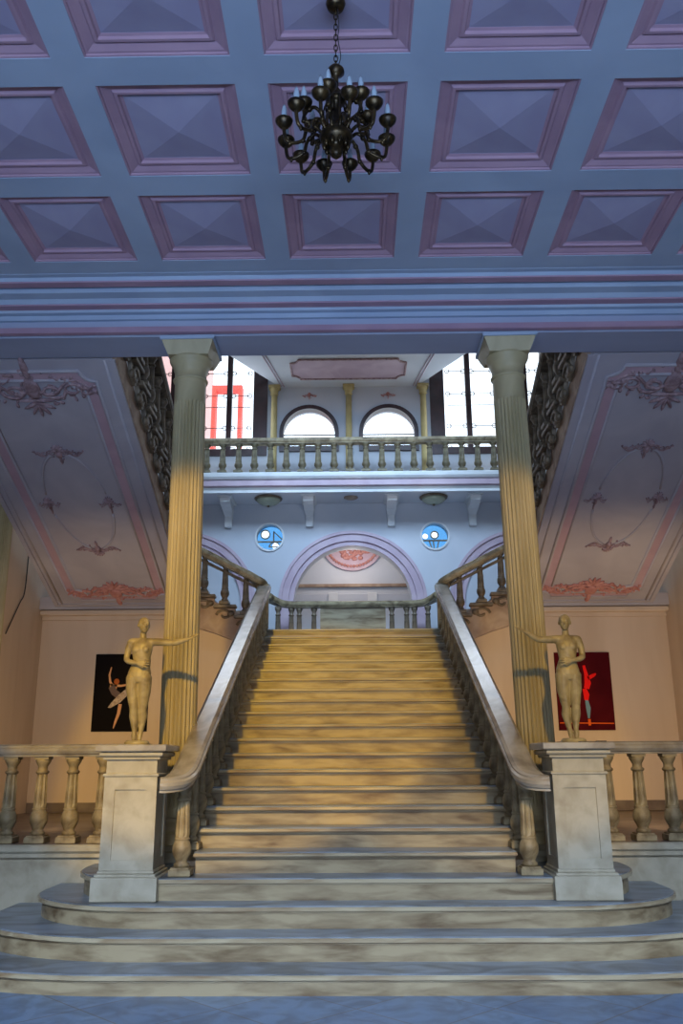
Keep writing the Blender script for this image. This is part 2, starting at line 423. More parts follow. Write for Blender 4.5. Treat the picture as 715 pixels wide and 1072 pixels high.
for i in range(26):
    a = PI + PI * (i + .5) / 26; mo.ell((.56 * math.cos(a), 18.51, 6.08 + .50 * math.sin(a)), (.035, .02, .035), 8, 5)
for i in range(60):
    a = PI + PI * random.random(); r = .42 * math.sqrt(random.random())
    mo.ell((r * math.cos(a), 18.51, 6.08 + r * .85 * math.sin(a)), (.045, .03, .045), 8, 5)
mo.build('medallion_relief', M['stuccored'], rc)

# windows
def ring_frame(mb, o, i, y0, y1):
    mb.prism(o, lambda x, z: (x, y0, z), lambda x, z: (x, y1, z), [i])
wn = 0
def window(frame, extra, pane_poly, gmat, y=YB + .1, phol=None):
    global wn
    wn += 1
    e = thing('window_%d' % wn, None, None, (0, y, 0)); e['kind'] = 'structure'
    frame.build('window_frame', M['frame'] if gmat is M['glass'] else M['white'], e)
    for nm, mb, m in extra: mb.build(nm, m, e)
    MB().prism(pane_poly, lambda x, z: (x, .015, z), lambda x, z: (x, .021, z), phol).build('pane', gmat, e)
    return e
for s in SX:   # round windows
    c = s * 1.665; f = MB()
    ring_frame(f, arc(c, 5.86, .30, 0, 2 * PI, 32)[:-1], arc(c, 5.86, .265, 0, 2 * PI, 32)[:-1], -.13, .06)
    mu = MB()
    mu.box(c - .27, c + .27, -.02, .012, 5.77, 5.80)
    ox, oz, rr = (-.10, .08, .10) if s < 0 else (0, .04, .085)
    ring_frame(mu, arc(c + ox, 5.86 + oz, rr, 0, 2 * PI, 20)[:-1], arc(c + ox, 5.86 + oz, rr - .022, 0, 2 * PI, 20)[:-1], -.02, .012)
    if s < 0:
        mu.prism([(c + .06, 6.0), (c + .08, 6.0), (c + .25, 5.84), (c + .24, 5.82)], lambda x, z: (x, -.02, z), lambda x, z: (x, .012, z))
        mu.box(c + .06, c + .085, -.02, .012, 5.80, 6.0)
        ring_frame(mu, arc(c + .09, 5.66, .12, .1, PI - .1, 12), arc(c + .09, 5.67, .095, .2, PI - .2, 12), -.02, .012)
    else:
        for q in (-.12, -.04, .07): mu.prism([(c + q, 5.77), (c + q + .025, 5.77), (c + q * .5 + .02, 5.60), (c + q * .5, 5.60)], lambda x, z: (x, -.02, z), lambda x, z: (x, .012, z))
    hole = arc(c + ox, 5.86 + oz, rr - .012, 0, 2 * PI, 20)[:-1]
    hole2 = arc(c + (.12 if s < 0 else -.185), 5.70 if s < 0 else 5.88, .075 if s < 0 else .055, 0, 2 * PI, 12)[:-1]
    clear = MB().prism(hole, lambda x, z: (x, .015, z), lambda x, z: (x, .021, z)).prism(hole2, lambda x, z: (x, .015, z), lambda x, z: (x, .021, z))  # clear discs give the bright spots of the outside view
    window(f, [('muntin', mu, M['darkstone']), ('clear_pane', clear, M['glass'])], arc(c, 5.86, .27, 0, 2 * PI, 32)[:-1], M['skytint'], phol=[hole, hole2])
for cx in (UX - .83, UX + .83):
    f = MB()
    def aw(r, b): return [(cx - r, 7.74 - b), (cx + r, 7.74 - b)] + arc(cx, 8.09, r, 0, PI, 24)
    ring_frame(f, aw(.62, .06), aw(.535, -.05), -.16, .06)
    mu = MB().box(cx - .54, cx + .54, -.01, .01, 8.075, 8.095)
    window(f, [('muntin', mu, M['iron'])], aw(.55, -.02), M['glass'])
for (x0, x1), s in zip(TW, SX):
    f = MB()
    ring_frame(f, [(x0 - .04, 7.6), (x1 + .04, 7.6), (x1 + .04, 10.34), (x0 - .04, 10.34)], [(x0 + .10, 7.74), (x1 - .10, 7.74), (x1 - .10, 10.25), (x0 + .10, 10.25)], -.14, .08)
    inner = x1 if s < 0 else x0
    f.box(inner, inner + s * .26, -.12, .06, 7.66, 10.3)
    k = 0; bars = MB(); rods = MB()
    q = inner + s * .26; edges = [q]
    for j in range(3):
        xm = inner + s * (.78 + .60 * j)
        bars.box(xm - .055, xm + .055, -.06, .05, 7.7, 10.3); edges += [xm]
    edges.append(x0 + .1 if s < 0 else x1 - .1)
    for zz in (7.78, 8.25, 8.72, 8.98, 9.5):
        for a, b in zip(edges, edges[1:]):
            lo, hi = min(a, b) + .07, max(a, b) - .07
            rods.tube([(lo, -.03, zz), (hi, -.03, zz)], .008, 6)
            if zz not in (8.72,):
                for xx in (lo + .02, hi - .02):
                    rods.tube([(xx + .045 * math.cos(t * PI / 6), -.03, zz + .045 * math.sin(t * PI / 6)) for t in range(12)], .009, 5, closed=True)
    window(f, [('mullion', bars, M['frame']), ('grille', rods, M['iron'])], [(x0 + .08, 7.7), (x1 - .08, 7.7), (x1 - .08, 10.27), (x0 + .08, 10.27)], M['glass'])

# soffit slab of the upper hall (angled sides, framed panel)
ZC = 9.13
sof = struct('ceiling_bay', MB().prism([(UX - 1.44, YB - .002), (UX + 1.44, YB - .002), (UX + 3.2, 13.9), (UX - 3.2, 13.9)], lambda x, y: (x, y, ZC), lambda x, y: (x, y, ZC + .3)), M['upper'])
def notched(x0, x1, y0, y1, r, n=6):
    P = []
    for (cx, cy, a0) in ((x1, y0, PI), (x1, y1, -PI / 2), (x0, y1, 0), (x0, y0, PI / 2)):
        P += [(cx + r * math.cos(a0 - PI / 2 * i / n), cy + r * math.sin(a0 - PI / 2 * i / n)) for i in range(n + 1)]
    return P
pa = notched(UX - 1.15, UX + 1.15, 15.65, 16.55, .16)
MB().prism(pa, lambda x, y: (x, y, ZC - .012), lambda x, y: (x, y, ZC - .001)).build('panel', M['archpink'], sof)
MB().tube([(x, y, ZC - .018) for x, y in pa], .022, 6, closed=True).build('panel_moulding', M['stucco'], sof)
fl = MB()
for s in SX:
    for q in (1.36, 1.42): fl.tube([(UX + s * q, YB - .05, ZC - .005), (UX + s * (q + .30), 15.2, ZC - .005)], .012, 5)
fl.build('ceiling_line', M['archpink'], sof)

# ================================================================ STAIRS
SY = [6.42, 6.77, 7.07, 7.32, 7.60] + [5.82 + .354 * n for n in range(6, 23)]
SZ = [.136, .30, .46, .625, .79] + [.159 * n for n in range(6, 22)] + [ZL]
EW = [(3.38, 1.75, 1.05), (3.02, 1.45, 1.0), (2.66, 1.15, .9), (2.36, .62, .85)]
stair = thing('staircase', 'wide central marble staircase with rounded bottom steps rising to the landing', 'stairs', (0, 6.42, 0))
O = (0, 6.42, 0)
def part(mb, name, m, parent): 
    o = mb.build(name, m, None, origin=None)
    o.parent = parent; o.matrix_parent_inverse = parent_inv(parent)
    return o
def parent_inv(p):
    mt = Matrix.Identity(4)
    q = p; chain = []
    while q: chain.append(q); q = q.parent
    for q in reversed(chain): mt = mt @ q.matrix_parent_inverse @ q.matrix_basis
    return mt.inverted()
def outline(n, off):
    hw, rx, ry = EW[n]; y0 = SY[n] + off; hw = hw - off; yb = 8.415
    P = [(-(hw), yb)]
    c = arc(-(hw - rx), y0 + ry, 1, PI, 1.5 * PI, 20)
    P += [(-(hw - rx) + rx * math.cos(PI + PI / 2 * i / 20), y0 + ry + ry * math.sin(PI + PI / 2 * i / 20)) for i in range(21)]
    P += [(-x, y) for x, y in reversed(P)]
    return P
for n in range(22):
    z1 = SZ[n]; z0 = SZ[n - 1] if n else 0
    if n < 4:
        P = outline(n, .03); T = outline(n, 0); T2 = outline(n, .012); T3 = outline(n, .022)
        st = part(MB().prism(P, lambda x, y: (x, y, z0), lambda x, y: (x, y, z1 - .045)), 'step', M['step'], stair)
        tb = MB()
        tb.prism(T2, lambda x, y: (x, y, z1 - .008), lambda x, y: (x, y, z1))
        part(tb, 'tread', M['tread'], st); tb = MB()
        tb.prism(T, lambda x, y: (x, y, z1 - .036), lambda x, y: (x, y, z1 - .008)).prism(T3, lambda x, y: (x, y, z1 - .052), lambda x, y: (x, y, z1 - .036))
        part(tb, 'nosing', M['nosing'], st)
    else:
        y0 = SY[n]; y1 = SY[n + 1] + .04 if n < 21 else 13.82
        hw = 1.31 if n == 4 else 1.49
        st = part(MB().box(-hw, hw, y0 + .045, y1, z0 - .05, z1 - .045), 'step', M['step'], stair)
        part(MB().box(-hw - .01, hw + .01, y0 + .012, y1, z1 - .008, z1), 'tread', M['tread'], st)
        part(MB().box(-hw - .01, hw + .01, y0 - .022, y1, z1 - .036, z1 - .008, .008).box(-hw, hw, y0 + .02, y1, z1 - .052, z1 - .036), 'nosing', M['nosing'], st)
        # (side of the flight below the treads)
pr = [(7.97, .627), (13.60, .627), (13.60, ZL - .1)] + [(SY[n] + .05, SZ[n - 1] - .05) for n in range(21, 5, -1)]
part(MB().prism(pr, lambda y, z: (-1.47, y, z), lambda y, z: (1.47, y, z)), 'stair_core', M['wall'], stair)

# ---------------------------------------------------------------- balusters
def baluster_mesh(h, r, parent, m, plinth=True):
    """urn-footed fluted baluster of height h, belly radius r, standing at its origin"""
    k = h
    mb = MB()
    mb.lathe([(r * .62, .085 * k), (r * .80, .10 * k), (r * .80, .125 * k), (r * .58, .14 * k), (r * .66, .17 * k), (r * .95, .23 * k), (r, .27 * k), (r * .96, .31 * k), (r * .80, .355 * k), (r * .70, .37 * k), (r * .80, .38 * k), (r * .80, .395 * k), (r * .66, .40 * k)], 16)
    mb.lathe([(r * .70, .40 * k), (r * .74, .44 * k), (r * .68, .60 * k), (r * .60, .78 * k), (r * .56, .80 * k)], 20, flute=(.42 * k, .79 * k, r * .10))
    mb.lathe([(r * .56, .79 * k), (r * .74, .805 * k), (r * .74, .825 * k), (r * .54, .84 * k), (r * .54, .88 * k), (r * .70, .91 * k), (r * .86, .94 * k), (r * .88, .965 * k)], 16)
    mb.box(-r * .82, r * .82, -r * .82, r * .82, .962 * k, k)
    b = mb.build('baluster', m, parent)
    MB().box(-r * 1.12, r * 1.12, -r * 1.12, r * 1.12, 0, .075 * k, .006).box(-r * .95, r * .95, -r * .95, r * .95, .075 * k, .09 * k).build('plinth', m, b)
    return b
RAILP = [(-.085, -.06), (.085, -.06), (.085, -.045), (.10, -.035), (.112, -.01), (.112, .015), (.098, .03), (.098, .045), (.07, .058), (-.07, .058), (-.098, .045), (-.098, .03), (-.112, .015), (-.112, -.01), (-.10, -.035), (-.085, -.045)]
def scalep(p, k, kz=None): return [(a * k, b * (kz or k)) for a, b in p]

HB = .70
protoB = None
for s, lab in ((-1, 'central stair balustrade on the side of the white tutu poster'), (1, 'central stair balustrade on the side of the maroon poster')):
    bt = thing('balustrade', lab, 'balustrade', (s * 1.40, 7.45, SZ[3]), 'central stair balustrades')
    def zr(y): return .159 * ((y - .27 - 5.82) / .354) + HB + .075
    pts = [(s * 1.545, 7.22, 1.33), (s * 1.50, 7.235, 1.33), (s * 1.44, 7.30, 1.345), (s * 1.405, 7.44, 1.39), (s * 1.40, 7.62, 1.46), (s * 1.40, 7.85, zr(7.85))]
    path = smooth_path(pts, 5)[:-1] + [Vector((s * 1.40, y, zr(y))) for y in (7.85, 9.0, 10.5, 12, 13.2)] + smooth_path([(s * 1.40, 13.45, zr(13.45)), (s * 1.41, 13.60, zr(13.6) + .02), (s * 1.46, 13.70, zr(13.66) + .03)], 4)
    part(MB().sweep(path, RAILP), 'handrail', M['rail'], bt)
    for n in range(3, 21):
        y = SY[n] + .27 if n > 3 else 7.50
        z = SZ[n] + .001
        zt = (1.40 if n == 3 else zr(y)) - .055
        if protoB is None:
            protoB = baluster_mesh(HB, .078, bt, M['baluster'])
            protoB.location = (0, y - 7.45, z - SZ[3]); b = protoB
        else: b = copy_deep(protoB, (0, y - 7.45, z - SZ[3]), bt)
        b.scale.z = (zt - z) / HB
    part(MB().box(s * 1.33, s * 1.47, 13.50, 13.64, ZL + .001, 4.20, .01), 'newel', M['baluster'], bt)

# ---------------------------------------------------------------- pedestals
PX = 1.80; PY = 7.52
def pedestal(s, lab):
    t = thing('pedestal', lab, 'pedestal', (s * PX, PY, SZ[2] + .001), 'newel pedestals')
    MB().box(-.258, .258, -.258, .258, 0, .19, .01).lathe([(0.27, .19), (.27, .2)], 4) if 0 else None
    MB().box(-.258, .258, -.258, .258, 0, .18, .008).build('base', M['stone'], t)
    MB().box(-.24, .24, -.24, .24, .18, .20, .004).box(-.222, .222, -.222, .222, .20, .225, .006).build('base_moulding', M['stone'], t)
    d = MB().box(-.20, .20, -.20, .20, .225, .93)
    # raised stiles and rails frame a sunk panel on each side
    d.build('die', M['stone'], t)
    fr = MB()
    for k in range(4):
        mt = Matrix.Rotation(k * PI / 2, 4, 'Z')
        fr.box(-.212, -.125, -.213, -.2, .226, .929, mtx=mt).box(.125, .212, -.213, -.2, .226, .929, mtx=mt).box(-.125, .125, -.213, -.2, .83, .929, mtx=mt).box(-.125, .125, -.213, -.2, .226, .30, mtx=mt)
    fr.build('panel_frame', M['stone'], t)
    MB().box(-.225, .225, -.225, .225, .93, .955, .006).box(-.205, .205, -.205, .205, .955, 1.06).box(-.23, .23, -.23, .23, 1.06, 1.085, .006).box(-.255, .255, -.255, .255, 1.085, 1.125, .012).build('neck', M['stone'], t)
    MB().box(-.285, .285, -.285, .285, 1.125, 1.18, .008).build('cap', M['rail'], t)
    return t
pedestal(-1, 'square panelled marble pedestal under the statue nearer the white tutu poster')
pedestal(1, 'square panelled marble pedestal under the statue nearer the maroon poster')
ZP = SZ[2] + .001 + 1.18
tag(MB().box(-.10, .02, -.03, .05, 0, .006).box(.04, .11, -.02, .045, 0, .01).build('paper_slip', M['paper'], None), 'small dark paper slip lying on pedestal cap beside statue foot', 'paper').location = (PX + .13, PY - .2, ZP + .001)

# ---------------------------------------------------------------- statues
def tapered(mb, pts, sub=5, n=12):
    """pts: (x, y, z, r) or (x, y, z, rx, ry) smooth tapered limb with round ends"""
    P = smooth_path([p[:3] for p in pts], sub)
    rr = [(p[3], p[4] if len(p) > 4 else p[3]) for p in pts]
    rads = []
    for i in range(len(P)):
        q = i / sub; a = min(int(q), len(pts) - 2); t = q - a; t = t * t * (3 - 2 * t) * .5 + t * .5
        rads.append(tuple(rr[a][k] * (1 - t) + rr[a + 1][k] * t for k in (0, 1)))
    d0 = (P[0] - P[1]).normalized(); d1 = (P[-1] - P[-2]).normalized()
    r0 = min(rads[0]); r1 = min(rads[-1])
    P = [P[0] + d0 * r0 * .9, P[0] + d0 * r0 * .6] + P + [P[-1] + d1 * r1 * .6, P[-1] + d1 * r1 * .9]
    rads = [tuple(x * .35 for x in rads[0]), tuple(x * .78 for x in rads[0])] + rads + [tuple(x * .78 for x in rads[-1]), tuple(x * .35 for x in rads[-1])]
    mb.tube(P, rads, n)
def hand(mb, w, d, up, L, side, curl=.25):
    """w wrist point, d pointing direction, up = back-of-hand normal, L hand length"""
    w = Vector(w); d = Vector(d).normalized(); up = Vector(up); up = (up - d * up.dot(d)).normalized(); sd = d.cross(up) * side
    pl = L * .5
    for q in (-.32, -.1, .12, .32):
        tapered(mb, [(*(w + sd * q * L * .25), L * .085), (*(w + d * pl + sd * q * L * .62), L * .075)], 2, 8)
    for q, ln in ((-.34, .40), (-.11, .48), (.12, .46), (.34, .36)):
        b = w + d * pl + sd * q * L * .66
        m = b + d * L * ln * .5 - up * L * curl * .12 + sd * q * L * .1
        e = b + d * L * ln * .95 - up * L * curl * .42 + sd * q * L * .16
        tapered(mb, [(*b, L * .062), (*m, L * .055), (*e, L * .042)], 3, 8)
    b = w + d * L * .12 - sd * L * .12
    tapered(mb, [(*b, L * .08), (*(b + d * L * .22 - sd * L * .18 - up * L * .06), L * .065), (*(b + d * L * .42 - sd * L * .22 - up * L * .1), L * .045)], 3, 8)
def figure(reach, turn, hip, knee_sep):
    """young dancer on her toes, 1 m tall, arm at +X stretched out, other forearm across the waist"""
    mb = MB()
    # trunk: stacked ellipses from crotch to neck
    tr = [(hip * .6, 0, .475, .060, .052), (hip, 0, .52, .090, .066), (hip, .004, .555, .093, .070), (hip * .7, .004, .60, .079, .060), (0, 0, .645, .066, .052), (0, -.002, .69, .074, .056), (0, -.004, .735, .083, .060), (0, -.002, .775, .088, .056), (0, 0, .805, .074, .046), (0, .004, .825, .042, .036)]
    P = smooth_path([t[:3] for t in tr], 4); rr = []
    for i in range(len(P)):
        q = i / 4; a = min(int(q), len(tr) - 2); t = q - a
        rr.append((tr[a][3] * (1 - t) + tr[a + 1][3] * t, tr[a][4] * (1 - t) + tr[a + 1][4] * t))
    v = []; f = []; N = 20
    for p, (a, b) in zip(P, rr):
        for k in range(N): v.append((p[0] + a * math.cos(2 * PI * k / N), p[1] + b * math.sin(2 * PI * k / N), p[2]))
    for i in range(len(P) - 1):
        for k in range(N):
            j = (k + 1) % N; f.append((i * N + k, i * N + j, i * N + N + j, i * N + N + k))
    f.append(tuple(range(N - 1, -1, -1))); f.append(tuple((len(P) - 1) * N + k for k in range(N)))
    mb.add(v, f, True)
    for s in SX:
        mb.ell((s * .036, -.050, .735), (.028, .017, .028), 12, 8)      # chest
        mb.ell((hip + s * .042, .035, .525), (.046, .045, .052), 12, 8) # seat
        tapered(mb, [(s * .03, 0, .80, .034), (s * .085, .002, .798, .034)], 3)
    # neck and head
    tapered(mb, [(0, .006, .80, .030), (0, .004, .87, .026)], 3)
    hm = Matrix.Translation((turn * .006, -.004, .935)) @ Matrix.Rotation(turn * -R(38), 4, 'Z')
    # local: face looks to -Y; turn > 0 looks towards +X
    hm = Matrix.Translation((turn * .006, -.004, .935)) @ Matrix.Rotation(turn * R(38), 4, 'Z')
    mb.ell((0, .006, .012), (.047, .057, .054), 18, 12, hm)
    mb.ell((0, -.012, -.022), (.036, .042, .045), 14, 10, hm)
    mb.ell((0, -.030, -.052), (.018, .018, .014), 10, 8, hm)
    tapered_pts = [(0, -.052, .006), (0, -.062, -.016)]
    mb.tube([hm @ Vector(p) for p in [(0, -.046, .012), (0, -.056, -.004), (0, -.064, -.018), (0, -.052, -.024)]], [.005, .006, .008, .006], 8)
    for s in SX:
        mb.ell((s * .018, -.049, .014), (.013, .006, .0045), 8, 6, hm)   # brow
        mb.ell((s * .018, -.047, .001), (.009, .006, .005), 8, 6, hm)   # eye
        mb.ell((s * .047, .008, -.004), (.006, .011, .017), 8, 6, hm)   # ear
    mb.ell((0, -.050, -.034), (.014, .006, .0035), 8, 6, hm); mb.ell((0, -.048, -.041), (.011, .006, .004), 8, 6, hm)
    # legs, feet pointed straight down on the toes, ankles close
    for s in SX:
        fwd = -.014 if s < 0 else .018
        x0 = hip + s * .044
        kx = hip * .4 + s * knee_sep; ax = s * .021
        tapered(mb, [(x0, 0, .515, .058, .062), (x0 * .95 + s * .004, fwd * .3, .42, .050, .054), ((x0 + kx) / 2 + s * .002, fwd * .6, .345, .041, .044), (kx, fwd - .006, .272, .032, .035), (kx * .9 + s * .004, fwd + .010, .215, .034, .037), ((kx + ax) / 2, fwd + .008, .16, .027, .029), (ax, fwd, .105, .018, .021)], 5, 14)
        mb.ell((ax, fwd + .020, .100), (.015, .018, .018), 10, 8)
        tapered(mb, [(ax, fwd, .105, .019, .022), (ax * .9, fwd - .016, .075, .021, .020), (ax * .8, fwd - .022, .048, .020, .016), (ax * .75, fwd - .020, .024, .013, .012)], 4, 12)
    # stretched arm (+X)
    (ex, ez), (wx, wz), (tx, tz) = reach
    tapered(mb, [(.092, .0, .800, .033), (.15, -.004, .797, .030), (ex, -.012, ez, .0245), ((ex + wx) / 2, -.02, (ez + wz) / 2 + .001, .024), (wx, -.03, wz, .0165)], 5)
    d = Vector((tx - wx, -.01, tz - wz)); hand(mb, (wx, -.03, wz), d, (-.3, -.5, 1), .105, 1, .15)
    # arm folded across the waist (-X)
    tapered(mb, [(-.092, .0, .798, .031), (-.112, .004, .74, .028), (-.120, -.006, .662, .0225)], 5)
    tapered(mb, [(-.120, -.006, .662, .0225), (-.085, -.052, .638, .022), (-.015, -.090, .622, .0150)], 5)
    hand(mb, (-.015, -.090, .622), (.95, -.06, -.02), (.1, -1, .1), .105, -1, .2)
    return mb
def statue(mb, name, lab, loc, mirror, sc):
    if mirror:
        mb.v = [(-x, y, z) for x, y, z in mb.v]; mb.f = [tuple(reversed(q)) for q in mb.f]
    o = mb.build('tmp', M['statue'])
    r = o.modifiers.new('r', 'REMESH'); r.mode = 'VOXEL'; r.voxel_size = .0042; r.use_smooth_shade = True
    q = o.modifiers.new('s', 'SMOOTH'); q.iterations = 3; q.factor = .5
    bpy.context.view_layer.update()
    dg = bpy.context.evaluated_depsgraph_get()
    me = bpy.data.meshes.new_from_object(o.evaluated_get(dg))
    bpy.data.objects.remove(o)
    t = thing(name, lab, 'statue', loc)
    b = bpy.data.objects.new('figure', me); col.objects.link(b); b.parent = t; b.scale = (sc, sc, sc)
    MB().lathe([(.10, 0), (.105, .01), (.10, .025), (.085, .035), (.08, .036)], 20).build('base', M['statue'], t)
    return t
statue(figure([(.255, .790), (.365, .815), (.47, .868)], .75, -.012, .030), 'statue', 'ochre dancer statue with outstretched arm, standing in front of the white tutu poster', (-PX - .02, PY, ZP + .001), False, 1.075)
statue(figure([(.225, .800), (.325, .855), (.42, .912)], .45, .006, .034), 'statue', 'ochre dancer statue with outstretched arm, standing in front of the maroon poster', (PX + .03, PY, ZP + .001), True, 1.075)

# ---------------------------------------------------------------- columns
def column(x, lab, lean, y=8.37, k=1):
    t = thing('column', lab, 'column', (x, y, ZT + .001), None, (0, R(lean), 0))
    t.scale = (k, k, 1)
    hh = 5.74 - ZT - .002
    MB().box(-.205, .205, -.205, .205, 0, .10, .008).lathe([(.20, .10), (.212, .125), (.20, .15), (.178, .165), (.182, .19), (.192, .205), (.178, .225), (.17, .235)], 32).build('base', M['column'], t)
    pr = [(.170, .235), (.172, .28)]
    for i in range(13): pr.append((.172 - .010 * (i / 12) ** 1.6, .30 + (hh - .62 - .30) * i / 12))
    sh = MB()
    n = 96; v = []; f = []
    zs = [.235, .30] + [.33 + (hh - 1.02) * i / 8 for i in range(9)] + [hh - .66, hh - .42]
    for kz, z in enumerate(zs):
        r = .172 - .012 * (z / hh) ** 1.5; fl = 1 if 2 <= kz <= 10 else 0
        for i in range(n):
            a = 2 * PI * i / n; u = (i % 4) / 4
            d = (0, .004, .015, .004)[i % 4] * fl if True else 0
            if u == 0: d = -.001 * fl
            v.append(((r - d) * math.cos(a), (r - d) * math.sin(a), z))
    for k in range(len(zs) - 1):
        for i in range(n):
            j = (i + 1) % n; f.append((k * n + i, k * n + j, k * n + n + j, k * n + n + i))
    sh.add(v, f).build('shaft', M['column'], t)
    z = hh
    MB().lathe([(.160, z - .43), (.178, z - .42), (.182, z - .405), (.17, z - .392), (.163, z - .385), (.166, z - .31), (.18, z - .29), (.176, z - .275), (.20, z - .24), (.222, z - .20), (.226, z - .18), (.20, z - .17)], 36).build('capital', M['column'], t)
    ab = MB()
    pf = [(.205, z - .185), (.215, z - .165), (.235, z - .12), (.255, z - .07), (.262, z - .05), (.262, z - .045)]
    v = []; f = []
    for (h, q) in pf: v += [(-h, -h, q), (h, -h, q), (h, h, q), (-h, h, q)]
    for k in range(len(pf) - 1):
        for i in range(4):
            j = (i + 1) % 4; f.append((k * 4 + i, k * 4 + j, k * 4 + 4 + j, k * 4 + 4 + i))
    f += [(3, 2, 1, 0), tuple(len(v) - 4 + i for i in range(4))]
    ab.add(v, f).build('abacus', M['column'], t)
    MB().box(-.28, .28, -.28, .28, z - .045, z - .004, .004).build('abacus_slab', M['rib'], t)
    return t
column(-1.635, 'fluted ochre column rising behind the statue nearer the white tutu poster', -.55)
column(1.70, 'fluted ochre column rising behind the statue nearer the maroon poster', -.75)
column(-4.80, 'fluted ochre column against the far side wall, cut by the left edge of the photo', -.2, 11.6, .58)
column(4.78, 'fluted ochre column against the far side wall beyond the maroon poster', -.2, 11.6, .58)

# ---------------------------------------------------------------- terrace balustrades
protoT = None
for s, lab in ((-1, 'terrace balustrade in front of the white tutu poster'), (1, 'terrace balustrade in front of the maroon poster')):
    for (xa, xb, extra) in ((1.93, 6.5, ''),):
        L = lab if not extra else ('outer ' + lab + extra)
        t = thing('balustrade', L, 'balustrade', (s * xa, 8.53, ZT), 'terrace balustrades')
        part(MB().sweep([(s * xa, 8.53, 1.615), (s * xb, 8.53, 1.615)], scalep(RAILP, 1.05, .95)), 'rail', M['rail'], t)
        k = 0; x = xa + .14
        while x < xb - .1:
            p = (s * (x - xa), 0, .001)
            if protoT is None: protoT = baluster_mesh(1.56 - ZT, .082, t, M['baluster']); protoT.location = p
            else: copy_deep(protoT, p, t)
            x += .29

# ---------------------------------------------------------------- posters
def flat(mb, poly, y): return mb.prism(poly, lambda x, z: (x, y - .003, z), lambda x, z: (x, y, z))
t = thing('poster', 'black poster of a ballet dancer in a white tutu', 'poster', (-3.58, 13.615, 2.54))
W2, H2 = .425, .585
MB().box(-W2, W2, -.02, 0, -H2, H2).build('board', M['black'], t)
def q(u, v): return (-W2 + u * 2 * W2, H2 - v * 2 * H2)   # 0..1 from top left
def strip(pts, ws):
    P = [Vector(q(*p)) for p in pts]; a = []; b = []
    for i, p in enumerate(P):
        d = (P[min(i + 1, len(P) - 1)] - P[max(i - 1, 0)]).normalized(); nn = Vector((-d.y, d.x)) * ws[i]
        a.append(tuple(p + nn)); b.append(tuple(p - nn))
    return a + b[::-1]
y = -.0205
f = MB()
flat(f, strip([(.30, .17), (.27, .27), (.29, .36), (.34, .42)], [.008, .014, .017, .02]), y)
flat(f, strip([(.36, .41), (.50, .415), (.64, .395), (.72, .37)], [.022, .016, .013, .008]), y)
flat(f, strip([(.29, .415), (.42, .425)], [.035, .035]), y)
flat(f, strip([(.50, .65), (.48, .77), (.43, .88), (.40, .96)], [.026, .024, .018, .007]), y)
flat(f, strip([(.62, .50), (.80, .45), (.97, .40)], [.02, .018, .01]), y)
f.build('dancer_skin', M['skin'], t)
f = MB(); flat(f, [(q(.41, .36)[0] + .042 * math.cos(a * PI / 8), q(.41, .36)[1] + .046 * math.sin(a * PI / 8)) for a in range(16)], y - .003); f.build('dancer_head', M['hairred'], t)
f = MB(); flat(f, strip([(.32, .42), (.38, .50), (.46, .54)], [.05, .05, .05]), y - .004); f.build('dancer_bodice', M['bodice'], t)
f = MB(); flat(f, [q(.62, .44), q(.67, .46), q(.62, .54), q(.50, .63), q(.33, .70), q(.28, .695), q(.33, .64), q(.45, .54)], y - .007); f.build('dancer_tutu', M['tutu'], t)
t = thing('poster', 'maroon poster of a dancer in red', 'poster', (3.53, 13.615, 2.52))
MB().box(-W2, W2, -.02, 0, -H2, H2).build('board', M['maroon'], t)
f = MB()
flat(f, strip([(.52, .17), (.55, .28), (.57, .40), (.54, .47)], [.02, .028, .05, .04]), y)
flat(f, strip([(.58, .34), (.68, .30), (.73, .28)], [.028, .026, .012]), y)
flat(f, strip([(.50, .47), (.53, .55), (.52, .62)], [.03, .045, .03]), y - .003)
f.build('dancer_red', M['red'], t)
f = MB(); flat(f, strip([(.52, .60), (.545, .72), (.54, .85)], [.02, .035, .014]), y - .001); f.build('dancer_legs', M['bluetights'], t)
f = MB(); flat(f, strip([(.02, .905), (.98, .915)], [.008, .008]), y); flat(f, strip([(.545, .86), (.545, .94)], [.02, .02]), y - .004); f.build('stage_edge', M['orange'], t)

